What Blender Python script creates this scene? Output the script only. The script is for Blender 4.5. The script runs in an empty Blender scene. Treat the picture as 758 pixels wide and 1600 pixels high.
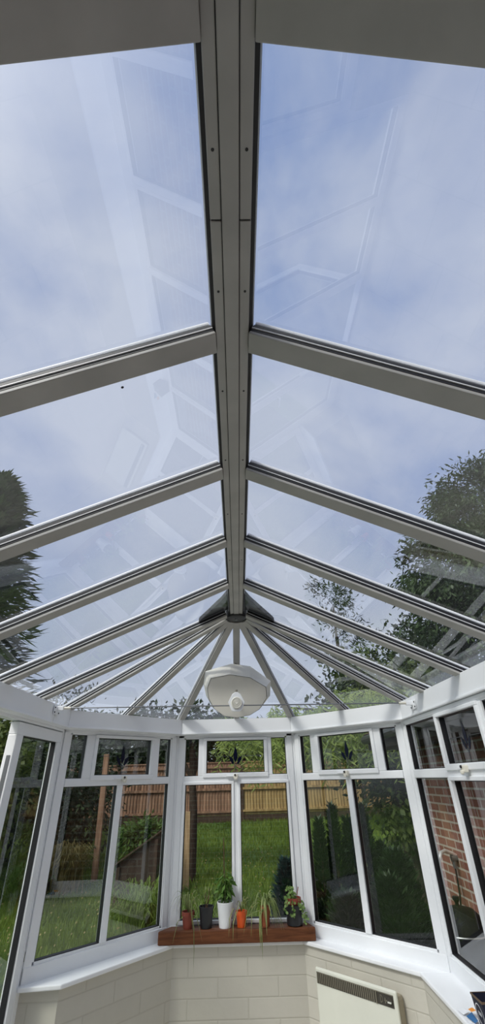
import bpy, math, random
from mathutils import Vector as V, Matrix
random.seed(7)
EYE = 1.66                      # camera height; all coordinates below are measured from eye level and lifted at build time
scene = bpy.context.scene
COL = scene.collection

# ------------------------------------------------------------------ helpers
class MB:
    def __init__(s): s.v = []; s.f = []; s.uv = []; s.smooth = False
    def add(s, verts, faces, uvs=None):
        b = len(s.v); s.v += [V(p) for p in verts]
        s.f += [tuple(i + b for i in f) for f in faces]
        if uvs: s.uv += uvs
        return s
    def obox(s, o, a, b, c):    # corner o and three edge vectors
        o, a, b, c = V(o), V(a), V(b), V(c)
        p = [o, o+a, o+a+b, o+b, o+c, o+a+c, o+a+b+c, o+b+c]
        f = [(0,3,2,1),(4,5,6,7),(0,1,5,4),(1,2,6,5),(2,3,7,6),(3,0,4,7)]
        if a.cross(b).dot(c) < 0: f = [tuple(reversed(q)) for q in f]
        return s.add(p, f)
    def box(s, x0, x1, y0, y1, z0, z1): return s.obox((x0,y0,z0), (x1-x0,0,0), (0,y1-y0,0), (0,0,z1-z0))
    def beam(s, p0, p1, n, w0, w1, h0, h1):
        p0, p1, n = V(p0), V(p1), V(n).normalized(); d = p1-p0; w = d.cross(n).normalized()
        return s.obox(p0 + w*w0 + n*h0, d, w*(w1-w0), n*(h1-h0))
    def prism(s, poly, ext):
        n = len(poly); P = [V(p) for p in poly]; e = V(ext)
        f = [tuple(range(n)), tuple(range(2*n-1, n-1, -1))] + [(i, i+n, (i+1) % n+n, (i+1) % n) for i in range(n)]
        nrm = (P[1]-P[0]).cross(P[2]-P[1])
        if nrm.dot(e) > 0: f = [tuple(reversed(q)) for q in f]
        return s.add(P + [p+e for p in P], f)
    def loft(s, rings, cap=True):
        n = len(rings[0]); vs = [p for r in rings for p in r]; f = []
        for k in range(len(rings)-1):
            for i in range(n):
                j = (i+1) % n; f.append((k*n+i, k*n+j, (k+1)*n+j, (k+1)*n+i))
        if cap: f += [tuple(range(n-1, -1, -1)), tuple(range((len(rings)-1)*n, len(rings)*n))]
        return s.add(vs, f)
    def lathe(s, c, prof, n=24, cap=True):      # prof: (radius, z)
        c = V(c)
        return s.loft([[c + V((r*math.cos(2*math.pi*i/n), r*math.sin(2*math.pi*i/n), z)) for i in range(n)] for r, z in prof], cap)
    def tube(s, pts, r, n=8):
        pts = [V(p) for p in pts]; R = r if isinstance(r, (list, tuple)) else [r]*len(pts); rings = []
        ref = V((0,0,1)) if abs((pts[-1]-pts[0]).normalized().z) < .9 else V((1,0,0))
        for i, p in enumerate(pts):
            d = (pts[min(i+1, len(pts)-1)] - pts[max(i-1, 0)]).normalized()
            a = d.cross(ref)
            a = a.normalized() if a.length > 1e-4 else d.orthogonal().normalized()
            b = d.cross(a)
            rings.append([p + (a*math.cos(2*math.pi*k/n) + b*math.sin(2*math.pi*k/n))*R[i] for k in range(n)])
        return s.loft(rings)
    def blade(s, pts, w, side=None):            # flat tapering ribbon
        pts = [V(p) for p in pts]; n = len(pts); L = []
        for i, p in enumerate(pts):
            d = (pts[min(i+1, n-1)] - pts[max(i-1, 0)]).normalized()
            a = side if side else d.cross(V((0,0,1)))
            a = a.normalized() if a.length > 1e-4 else V((1,0,0))
            t = i/(n-1); ww = w*max(.08, math.sin(math.pi*min(.98, .18+.8*t)))
            L += [p-a*ww*.5, p+a*ww*.5]
        return s.add(L, [(2*i, 2*i+1, 2*i+3, 2*i+2) for i in range(n-1)])
    def leaf(s, p, d, nrm, l, w):
        p, d = V(p), V(d).normalized(); a = d.cross(V(nrm))
        a = a.normalized() if a.length > 1e-4 else d.orthogonal().normalized()
        return s.add([p, p+d*l*.45+a*w*.5, p+d*l, p+d*l*.45-a*w*.5], [(0,1,2,3)])
    def build(s, name, m, parent=None, smooth=False, bevel=0):
        me = bpy.data.meshes.new(name)
        off = V((0,0,EYE)) - (wloc(parent) if parent else V((0,0,0)))
        me.from_pydata([tuple(p+off) for p in s.v], [], s.f)
        if s.uv:
            lay = me.uv_layers.new(name='uv')
            for i, u in enumerate(s.uv): lay.data[i].uv = u
        me.materials.append(m)
        if smooth: me.polygons.foreach_set('use_smooth', [True]*len(me.polygons))
        o = bpy.data.objects.new(name, me); COL.objects.link(o)
        if parent: o.parent = parent
        if bevel:
            b = o.modifiers.new('bevel', 'BEVEL'); b.width = bevel; b.segments = 2; b.limit_method = 'ANGLE'
        if smooth: 
            try: me.set_sharp_from_angle(angle=math.radians(40))
            except Exception: pass
        return o
def wloc(o):
    p = V((0,0,0))
    while o: p += V(o.location); o = o.parent
    return p
def tag(o, label=None, cat=None, group=None, kind=None):
    for k, v in (('label',label),('category',cat),('group',group),('kind',kind)):
        if v: o[k] = v
    return o
def thing(name, loc, label, cat, group=None, kind=None):
    o = bpy.data.objects.new(name, None); COL.objects.link(o); o.location = V(loc) + V((0,0,EYE)); o.empty_display_size = .1
    return tag(o, label, cat, group, kind)
def dup(root, loc, label, group=None):
    r = root.copy(); COL.objects.link(r); r.location = V(loc) + V((0,0,EYE)); r['label'] = label
    if group: r['group'] = group
    for ch in list(root.children):
        c = ch.copy(); COL.objects.link(c); c.parent = r
        for g in list(ch.children):
            d = g.copy(); COL.objects.link(d); d.parent = c
    return r

# ------------------------------------------------------------------ materials
def mat(name):
    m = bpy.data.materials.new(name); m.use_nodes = True; nt = m.node_tree; nt.nodes.clear()
    out = nt.nodes.new('ShaderNodeOutputMaterial'); return m, nt, out
def N(nt, t, **k):
    n = nt.nodes.new(t)
    for a, v in k.items():
        if a.startswith('_'): setattr(n, a[1:], v)
        else:
            key = a.replace('__', ' ')
            n.inputs[key].default_value = v
    return n
def ramp(nt, stops, interp='LINEAR'):
    r = nt.nodes.new('ShaderNodeValToRGB'); r.color_ramp.interpolation = interp; e = r.color_ramp.elements
    while len(e) < len(stops): e.new(.5)
    for el, (p, c) in zip(e, stops): el.position = p; el.color = (*c, 1)
    return r
def simple(name, col, rough=.5, metal=0, var=.06, scale=8, bump=0, bscale=60, spec=.5, stretch=(1,1,1)):
    m, nt, out = mat(name); L = nt.links.new
    tc = N(nt, 'ShaderNodeTexCoord'); mp = N(nt, 'ShaderNodeMapping'); mp.inputs['Scale'].default_value = stretch; L(tc.outputs['Object'], mp.inputs['Vector'])
    nz = N(nt, 'ShaderNodeTexNoise', Scale=scale, Detail=6.0); L(mp.outputs[0], nz.inputs['Vector'])
    r = ramp(nt, [(.3, [c*(1-var) for c in col]), (.7, [min(1, c*(1+var)) for c in col])]); L(nz.outputs['Fac'], r.inputs[0])
    b = N(nt, 'ShaderNodeBsdfPrincipled', Roughness=rough, Metallic=metal); b.inputs['Specular IOR Level'].default_value = spec
    L(r.outputs[0], b.inputs['Base Color']); L(b.outputs[0], out.inputs[0])
    if bump:
        n2 = N(nt, 'ShaderNodeTexNoise', Scale=bscale, Detail=4.0); L(mp.outputs[0], n2.inputs['Vector'])
        bp = N(nt, 'ShaderNodeBump', Strength=bump, Distance=.01); L(n2.outputs['Fac'], bp.inputs['Height']); L(bp.outputs[0], b.inputs['Normal'])
    return m
def leafmat(name, c1, c2, trans=.35, scale=3.0, rough=.5):
    m, nt, out = mat(name); L = nt.links.new
    tc = N(nt, 'ShaderNodeTexCoord'); nz = N(nt, 'ShaderNodeTexNoise', Scale=scale, Detail=8.0, Roughness=.7); L(tc.outputs['Object'], nz.inputs['Vector'])
    r = ramp(nt, [(.35, c1), (.65, c2)]); L(nz.outputs['Fac'], r.inputs[0])
    d = N(nt, 'ShaderNodeBsdfPrincipled', Roughness=rough); d.inputs['Specular IOR Level'].default_value = .3; L(r.outputs[0], d.inputs['Base Color'])
    t = N(nt, 'ShaderNodeBsdfTranslucent'); L(r.outputs[0], t.inputs['Color'])
    mx = N(nt, 'ShaderNodeMixShader'); mx.inputs[0].default_value = trans; L(d.outputs[0], mx.inputs[1]); L(t.outputs[0], mx.inputs[2]); L(mx.outputs[0], out.inputs[0])
    return m
def glassmat(name, tint, f0, dirt, dcol=(.75,.78,.8), dscale=(1,1,1), specks=False):
    m, nt, out = mat(name); L = nt.links.new
    g = N(nt, 'ShaderNodeNewGeometry')
    dt = N(nt, 'ShaderNodeVectorMath', _operation='DOT_PRODUCT'); L(g.outputs['Normal'], dt.inputs[0]); L(g.outputs['Incoming'], dt.inputs[1])
    ab = N(nt, 'ShaderNodeMath', _operation='ABSOLUTE'); L(dt.outputs['Value'], ab.inputs[0])
    om = N(nt, 'ShaderNodeMath', _operation='SUBTRACT'); om.inputs[0].default_value = 1; L(ab.outputs[0], om.inputs[1])
    pw = N(nt, 'ShaderNodeMath', _operation='POWER'); L(om.outputs[0], pw.inputs[0]); pw.inputs[1].default_value = 4.5
    ma = N(nt, 'ShaderNodeMath', _operation='MULTIPLY_ADD'); L(pw.outputs[0], ma.inputs[0]); ma.inputs[1].default_value = .9-f0; ma.inputs[2].default_value = f0
    tr = N(nt, 'ShaderNodeBsdfTransparent'); tr.inputs[0].default_value = (*tint, 1)
    gl = N(nt, 'ShaderNodeBsdfGlossy', Roughness=.0); gl.inputs[0].default_value = (.95,.97,1,1)
    mx = N(nt, 'ShaderNodeMixShader'); L(ma.outputs[0], mx.inputs[0]); L(tr.outputs[0], mx.inputs[1]); L(gl.outputs[0], mx.inputs[2])
    tc = N(nt, 'ShaderNodeTexCoord'); mp = N(nt, 'ShaderNodeMapping'); mp.inputs['Scale'].default_value = dscale; L(tc.outputs['Object'], mp.inputs['Vector'])
    nz = N(nt, 'ShaderNodeTexNoise', Scale=3.0, Detail=7.0, Roughness=.65); L(mp.outputs[0], nz.inputs['Vector'])
    mr = N(nt, 'ShaderNodeMapRange'); mr.inputs[1].default_value = .42; mr.inputs[2].default_value = .75; mr.inputs[3].default_value = dirt*.25; mr.inputs[4].default_value = dirt; L(nz.outputs['Fac'], mr.inputs[0])
    df = N(nt, 'ShaderNodeBsdfDiffuse'); df.inputs[0].default_value = (*dcol, 1)
    tl = N(nt, 'ShaderNodeBsdfTranslucent'); tl.inputs[0].default_value = (*dcol, 1)
    dm = N(nt, 'ShaderNodeMixShader'); dm.inputs[0].default_value = .5; L(df.outputs[0], dm.inputs[1]); L(tl.outputs[0], dm.inputs[2])
    m2 = N(nt, 'ShaderNodeMixShader'); L(mr.outputs[0], m2.inputs[0]); L(mx.outputs[0], m2.inputs[1]); L(dm.outputs[0], m2.inputs[2])
    last = m2
    if specks:
        vo = N(nt, 'ShaderNodeTexVoronoi', Scale=4.5); L(tc.outputs['Object'], vo.inputs['Vector'])
        lt = N(nt, 'ShaderNodeMath', _operation='LESS_THAN'); lt.inputs[1].default_value = .022; L(vo.outputs['Distance'], lt.inputs[0])
        wn = N(nt, 'ShaderNodeTexNoise', Scale=2.3); L(tc.outputs['Object'], wn.inputs['Vector'])
        g2 = N(nt, 'ShaderNodeMath', _operation='GREATER_THAN'); g2.inputs[1].default_value = .5; L(wn.outputs['Fac'], g2.inputs[0])
        mu = N(nt, 'ShaderNodeMath', _operation='MULTIPLY'); L(lt.outputs[0], mu.inputs[0]); L(g2.outputs[0], mu.inputs[1])
        dk = N(nt, 'ShaderNodeBsdfDiffuse'); dk.inputs[0].default_value = (.05,.05,.06,1)
        m3 = N(nt, 'ShaderNodeMixShader'); L(mu.outputs[0], m3.inputs[0]); L(m2.outputs[0], m3.inputs[1]); L(dk.outputs[0], m3.inputs[2]); last = m3
    L(last.outputs[0], out.inputs[0]); return m
def brickmat(name, c1, c2, mortar, w, h, mort, rough=.8, bump=.5, smooth=.1, noise=.12):
    m, nt, out = mat(name); L = nt.links.new
    uv = N(nt, 'ShaderNodeUVMap'); uv.uv_map = 'uv'
    br = N(nt, 'ShaderNodeTexBrick', Scale=1.0); L(uv.outputs[0], br.inputs['Vector'])
    br.inputs['Color1'].default_value = (*c1,1); br.inputs['Color2'].default_value = (*c2,1); br.inputs['Mortar'].default_value = (*mortar,1)
    br.inputs['Mortar Size'].default_value = mort; br.inputs['Mortar Smooth'].default_value = smooth; br.inputs['Brick Width'].default_value = w; br.inputs['Row Height'].default_value = h; br.inputs['Bias'].default_value = 0
    nz = N(nt, 'ShaderNodeTexNoise', Scale=14.0, Detail=8.0); L(uv.outputs[0], nz.inputs['Vector'])
    mr = N(nt, 'ShaderNodeMapRange'); mr.inputs[3].default_value = 1-noise; mr.inputs[4].default_value = 1+noise; L(nz.outputs['Fac'], mr.inputs[0])
    mu = N(nt, 'ShaderNodeVectorMath', _operation='SCALE'); L(br.outputs['Color'], mu.inputs[0]); L(mr.outputs[0], mu.inputs['Scale'])
    b = N(nt, 'ShaderNodeBsdfPrincipled', Roughness=rough); L(mu.outputs[0], b.inputs['Base Color'])
    n2 = N(nt, 'ShaderNodeTexNoise', Scale=40.0, Detail=5.0); L(uv.outputs[0], n2.inputs['Vector'])
    ad = N(nt, 'ShaderNodeMath', _operation='MULTIPLY_ADD'); L(n2.outputs['Fac'], ad.inputs[0]); ad.inputs[1].default_value = .25
    iv = N(nt, 'ShaderNodeMath', _operation='SUBTRACT'); iv.inputs[0].default_value = 1; L(br.outputs['Fac'], iv.inputs[1]); L(iv.outputs[0], ad.inputs[2])
    bp = N(nt, 'ShaderNodeBump', Strength=bump, Distance=.008); L(ad.outputs[0], bp.inputs['Height']); L(bp.outputs[0], b.inputs['Normal'])
    L(b.outputs[0], out.inputs[0]); return m
def woodmat(name, c1, c2, stretch=(1,14,14), rough=.6, scale=3.0):
    m, nt, out = mat(name); L = nt.links.new
    tc = N(nt, 'ShaderNodeTexCoord'); mp = N(nt, 'ShaderNodeMapping'); mp.inputs['Scale'].default_value = stretch; L(tc.outputs['Object'], mp.inputs['Vector'])
    nz = N(nt, 'ShaderNodeTexNoise', Scale=scale, Detail=9.0, Roughness=.65, Distortion=.6); L(mp.outputs[0], nz.inputs['Vector'])
    r = ramp(nt, [(.3, c1), (.7, c2)]); L(nz.outputs['Fac'], r.inputs[0])
    b = N(nt, 'ShaderNodeBsdfPrincipled', Roughness=rough); b.inputs['Specular IOR Level'].default_value = .25; L(r.outputs[0], b.inputs['Base Color'])
    bp = N(nt, 'ShaderNodeBump', Strength=.25, Distance=.005); L(nz.outputs['Fac'], bp.inputs['Height']); L(bp.outputs[0], b.inputs['Normal'])
    L(b.outputs[0], out.inputs[0]); return m

M = {}
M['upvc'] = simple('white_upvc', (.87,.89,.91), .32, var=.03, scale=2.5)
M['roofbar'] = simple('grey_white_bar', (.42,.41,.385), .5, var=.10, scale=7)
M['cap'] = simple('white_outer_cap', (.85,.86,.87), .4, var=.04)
M['rubber'] = simple('black_gasket', (.012,.012,.014), .5)
M['hub'] = simple('dark_plastic', (.03,.03,.032), .45)
M['roofglass'] = glassmat('roof_glass', (.86,.89,.92), .10, .04, (.62,.66,.70), (1,1,1), True)
M['winglass'] = glassmat('window_glass', (.78,.82,.80), .085, .006, (.5,.53,.52))
M['cream'] = brickmat('painted_cream_brick', (.55,.53,.46), (.58,.56,.49), (.50,.48,.41), .44, .105, .006, .6, .3, .8, .04)
M['redbrick'] = brickmat('red_brick', (.25,.095,.065), (.34,.15,.105), (.52,.46,.38), .225, .075, .009, .85, .6)
M['tile'] = brickmat('pale_floor_tile', (.56,.53,.48), (.60,.57,.52), (.42,.40,.37), .45, .45, .004, .4, .2)
M['concrete'] = simple('grey_concrete', (.24,.25,.245), .85, var=.2, scale=5, bump=.3)
M['plank'] = woodmat('stained_oak', (.075,.024,.010), (.19,.07,.028), (1.2,14,14), .5)
M['drum'] = simple('dark_drum', (.018,.017,.016), .55, spec=.2)
M['heater'] = simple('heater_enamel', (.70,.71,.62), .4, var=.02)
M['heater_side'] = simple('heater_side', (.32,.28,.2), .5)
M['grille'] = simple('dark_grille', (.05,.045,.035), .5)
M['bronze'] = simple('bronze_grey', (.28,.26,.2), .35, metal=.5)
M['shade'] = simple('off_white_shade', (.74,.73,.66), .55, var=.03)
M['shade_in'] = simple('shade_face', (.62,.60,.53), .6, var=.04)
M['chrome'] = simple('chrome', (.95,.95,.95), .3, metal=.6)
M['steel'] = simple('grey_steel', (.25,.26,.27), .4, metal=.8)
M['ivoryplastic'] = simple('ivory_plastic', (.75,.72,.62), .4)
M['leadglass'] = simple('dark_blue_glass', (.003,.005,.02), .3, spec=.2)
M['lead'] = simple('lead_strip', (.12,.13,.14), .4, metal=.6)
M['blackpot'] = simple('black_pot', (.014,.015,.018), .35)
M['whitepot'] = simple('white_pot', (.78,.8,.82), .35)
M['orangepot'] = simple('orange_pot', (.72,.10,.015), .4)
M['terracotta'] = simple('terracotta', (.30,.085,.035), .7, var=.15, scale=20)
M['darkterra'] = simple('dark_terracotta', (.24,.05,.03), .55, var=.12, scale=20)
M['soil'] = simple('soil', (.03,.02,.014), .95, var=.4, scale=60, bump=.6)
M['leaf'] = leafmat('plant_leaf', (.07,.16,.03), (.16,.30,.06), .3, 20)
M['spider'] = leafmat('spider_leaf', (.12,.20,.05), (.42,.46,.20), .35, 14)
M['palegrass'] = leafmat('pale_leaf', (.16,.22,.07), (.34,.36,.16), .35, 14)
M['succulent'] = leafmat('trailing_leaf', (.10,.22,.05), (.30,.40,.14), .3, 25)
M['cane'] = simple('brown_cane', (.10,.05,.025), .7)
M['stem'] = simple('green_stem', (.10,.15,.04), .6)
M['tin'] = simple('navy_tin', (.016,.018,.036), .6, spec=.2)
M['gold'] = simple('brown_gold_band', (.12,.075,.04), .4)
M['white'] = simple('white_print', (.75,.77,.8), .5)
M['orange'] = simple('orange_print', (.8,.3,.03), .4)
M['blue'] = simple('blue_print', (.03,.12,.28), .4)
M['fence_l'] = woodmat('shade_tinted_fence', (.13,.07,.045), (.42,.25,.165), (4,4,.35), .85)  # shade on the left fence panels is put into this redder colour
M['fence_r'] = woodmat('sun_tinted_fence', (.22,.14,.055), (.52,.37,.17), (4,4,.35), .85)  # sunlight on the right fence panels is put into this yellower colour
M['timber'] = woodmat('weathered_timber', (.12,.075,.04), (.30,.20,.11), (10,10,1), .85)
M['suntint_timber'] = woodmat('sun_tinted_timber', (.26,.17,.09), (.52,.36,.21), (10,10,1), .85)  # sunlight on the lawn post is painted in as a lighter wood colour
M['darktimber'] = woodmat('dark_timber', (.035,.025,.018), (.09,.06,.042), (8,8,1.5), .9)
M['bark'] = woodmat('bark', (.02,.015,.011), (.07,.052,.038), (8,8,1.5), .95)
M['grass'] = leafmat('grass_blade', (.07,.13,.016), (.24,.33,.06), .4, 1.0)
M['lawn'] = simple('lawn_soil', (.055,.11,.018), .95, var=.45, scale=2.2, bump=.6, bscale=30)
M['dry'] = leafmat('dry_grass', (.14,.12,.03), (.34,.27,.10), .3, 3)
M['conifer'] = leafmat('conifer_green', (.012,.028,.010), (.04,.075,.022), .2, 1.5)
M['conifer2'] = leafmat('tall_conifer_green', (.02,.045,.018), (.075,.12,.04), .25, 1.2)
M['bluish'] = leafmat('blue_green', (.012,.04,.04), (.03,.085,.075), .2, 2)
M['holly'] = leafmat('dark_evergreen', (.008,.018,.006), (.035,.06,.015), .2, 2)
M['bush'] = leafmat('bush_green', (.05,.11,.02), (.14,.24,.05), .35, 2)
M['willow'] = leafmat('long_leaf_green', (.16,.26,.05), (.44,.52,.15), .5, 2.5)
M['ivy'] = leafmat('ivy_green', (.03,.06,.012), (.12,.15,.035), .3, 2.5)
M['rooftile'] = simple('dark_roof_tile', (.10,.05,.035), .85, var=.3, scale=10)
M['darkwood'] = simple('dark_soffit', (.03,.025,.02), .7)

# ------------------------------------------------------------------ key dimensions (fitted)
XR0, XH = 0.0, -.018                       # ridge x near the camera and at the hub
YH, ZR = 3.20, 1.067                       # hub centre, rafter underside at the ridge
ZE, ZB = .484, .354                        # eaves beam top and bottom
LL, CL, CR, RR = V((-1.322,3.63,0)), V((-.552,4.45,0)), V((.470,4.45,0)), V((1.255,3.63,0))   # eaves beam inner corners
XB0, XB1 = -1.322, 1.255
YB = -1.2                                  # house wall behind
WLL, WCL, WCR, WRR = V((-1.368,3.69,0)), V((-.591,4.5,0)), V((.489,4.5,0)), V((1.267,3.69,0))  # window inner plane corners
ZT, ZM, ZBT = .323, -.0227, -.943
FLOOR = -EYE
def ridge_x(y): return XR0 + (XH-XR0)*y/YH

# ------------------------------------------------------------------ setting: floor, walls
def uvquad(mb, a, b, z0, z1, u0=0, flip=False):
    a, b = V(a), V(b); L = (b-a).length
    vs = [(a.x,a.y,z0),(b.x,b.y,z0),(b.x,b.y,z1),(a.x,a.y,z1)]; us = [(u0,z0+5),(u0+L,z0+5),(u0+L,z1+5),(u0,z1+5)]
    if flip: vs = vs[::-1]; us = us[::-1]
    mb.add(vs, [(0,1,2,3)], us)
    return u0+L
def thick_wall(name, a, b, z0, z1, t, m, label, u0=0):   # inner face a->b (room on the left of b->a), thickness t outward
    a, b = V(a), V(b); d = (b-a).normalized(); out = V((-d.y, d.x, 0)) if True else None
    mb = MB(); A, B = a+out*t, b+out*t
    uvquad(mb, a, b, z0, z1, u0); uvquad(mb, B, A, z0, z1, 0); uvquad(mb, b, B, z0, z1); uvquad(mb, A, a, z0, z1)
    P = [(a.x,a.y,z1),(b.x,b.y,z1),(B.x,B.y,z1),(A.x,A.y,z1)]; mb.add(P, [(0,1,2,3)], [(p[0],p[1]) for p in P])
    P = [(a.x,a.y,z0),(A.x,A.y,z0),(B.x,B.y,z0),(b.x,b.y,z0)]; mb.add(P, [(0,1,2,3)], [(p[0],p[1]) for p in P])
    return tag(mb.build(name, m), label, 'wall', kind='structure')
fl = MB(); P = [(-1.45,YB,FLOOR),(1.4,YB,FLOOR),(1.4,3.7,FLOOR),(.52,4.6,FLOOR),(-.62,4.6,FLOOR),(-1.45,3.7,FLOOR)]
fl.add(P, [tuple(range(6))], [(p[0],p[1]) for p in P])
Q = [(p[0],p[1],p[2]-.15) for p in P]; fl.add(Q, [tuple(range(5,-1,-1))], [(p[0],p[1]) for p in Q])
tag(fl.build('floor', M['tile']), 'pale tiled floor of the glazed room', 'floor', kind='structure')
SLL, SCL, SCR, SRR = V((-1.115,3.705,0)), V((-.530,4.395,0)), V((.440,4.388,0)), V((1.076,3.722,0))   # sill front corners
wLL, wCL, wCR, wRR = V((-1.135,3.745,0)), V((-.538,4.415,0)), V((.448,4.41,0)), V((1.094,3.735,0))   # painted wall faces
WZ = -1.056
thick_wall('wall_front', wCL, wCR, FLOOR, WZ, .15, M['cream'], 'cream painted brick dwarf wall below the middle window', .1)
thick_wall('wall_front_left', wLL, wCL, FLOOR, WZ, .15, M['cream'], 'cream painted brick dwarf wall below the left angled window', .25)
thick_wall('wall_front_right', wCR, wRR, FLOOR, WZ, .15, M['cream'], 'cream painted brick dwarf wall behind the panel heater', .03)
thick_wall('wall_right', wRR, V((1.094,YB,0)), FLOOR, WZ, .17, M['cream'], 'cream painted brick dwarf wall under the right hand windows', .2)
thick_wall('wall_left_return', V((-1.435,3.735,0)), V((-1.135,3.745,0)), FLOOR, WZ, .10, M['cream'], 'short grey painted wall return beside the glazed door', .1)
thick_wall('wall_left', V((-1.34,YB,0)), V((-1.34,.9,0)), FLOOR, WZ, .15, M['cream'], 'cream painted brick dwarf wall left, behind the camera', .1)
thick_wall('wall_back', V((3.4,YB,0)), V((-3.2,YB,0)), -1.95, 1.35, .25, M['redbrick'], 'red brick house wall behind the glazed room')

# sills
def sill(name, poly, label):
    mb = MB(); mb.prism([(p[0],p[1],-1.056) for p in poly], (0,0,.024))
    o = mb.build(name, M['upvc'], bevel=.006); return tag(o, label, 'windowsill', kind='structure')
sill('windowsill', [SCL, SCR, WCR+V((0,.03,0)), WCL+V((0,.03,0))], 'white windowsill under the timber plank')
sill('windowsill.001', [(-1.36,3.672), SLL, SCL, WCL+V((0,.03,0)), (-1.39,3.70)], 'white windowsill below the left angled window')
sill('windowsill.002', [SCR, SRR, WRR+V((.03,0,0)), WCR+V((0,.03,0))], 'white windowsill below the right angled window')
sill('windowsill.003', [SRR, (1.076,YB+.02), (1.297,YB+.02), WRR+V((.03,0,0))], 'white windowsill running along the right wall with a dark tin on it')

# ------------------------------------------------------------------ windows
def latch(parent, F, s, z):
    mb = MB(); 
    mb.obox(F(s-.028,-.034,z-.012), F(1,0,0)-F(0,0,0), (0,0,0), (0,0,0)) if False else None
    ex, et, ez = F(1,0,0)-F(0,0,0), F(0,1,0)-F(0,0,0), V((0,0,1))
    mb.obox(F(s-.018,-.040,z-.018), ex*.040, et*.028, ez*.036)
    mb.obox(F(s-.010,-.052,z-.026), ex*.026, et*.014, ez*.02)
    b = mb.build('latch', M['ivoryplastic'], parent, bevel=.005)
    l = MB(); l.obox(F(s-.085,-.030,z-.002), ex*.10, et*.012, ez*.012); l.build('lever', M['upvc'], b, bevel=.003)
    k = MB(); c = F(s-.004,-.042,z+.010); k.loft([[c+(ex*math.cos(a)+ez*math.sin(a))*.008+et*d for a in [i*math.pi/5 for i in range(10)]] for d in (-.004,.004)]); k.build('lock_button', M['rubber'], b)
def motif(parent, F, s, z0, z1):
    sc = (z1-z0); zc = z0 + sc*.42; t = .024
    def poly(pts): return [F(s+a*sc, t, zc+b*sc) for a, b in pts]
    m = MB()
    for pts in ([(0,-.12),(.07,.02),(.075,.14),(.0,.42),(-.07,.14),(-.065,.02)], [(-.05,-.14),(-.10,.02),(-.23,.10),(-.21,-.02),(-.10,-.17)], [(.05,-.14),(.10,.02),(.23,.10),(.21,-.02),(.10,-.17)]):
        m.add(poly(pts), [tuple(range(len(pts)))])
    m.build('leaded_motif', M['leadglass'], parent)
    l = MB()
    for a, b in (((0,-.14),(0,-.42)),((-.05,-.14),(0,-.24)),((.05,-.14),(0,-.24)),((-.23,.09),(-.85,.09)),((.23,.09),(.85,.09))):
        l.tube([F(s+a[0]*sc,t,zc+a[1]*sc), F(s+b[0]*sc,t,zc+b[1]*sc)], .0016, 5)
    l.build('lead_line', M['lead'], parent)
def pane(parent, F, s0, s1, z0, z1, t=.03, name='pane'):
    mb = MB(); mb.add([F(s0,t,z0), F(s1,t,z0), F(s1,t,z1), F(s0,t,z1)], [(0,1,2,3)])
    p = mb.build(name, M['winglass'], parent)
    g = MB(); ex, et = F(1,0,0)-F(0,0,0), F(0,1,0)-F(0,0,0); w = .0045; ez = V((0,0,1))
    a = t-.018
    for (u0,u1,v0,v1) in ((s0,s1,z0,z0+w),(s0,s1,z1-w,z1),(s0,s0+w,z0+w,z1-w),(s1-w,s1,z0+w,z1-w)):
        g.obox(F(u0,a,v0), ex*(u1-u0), et*.034, ez*(v1-v0))
    g.build('gasket', M['rubber'], p)
    return p
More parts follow.
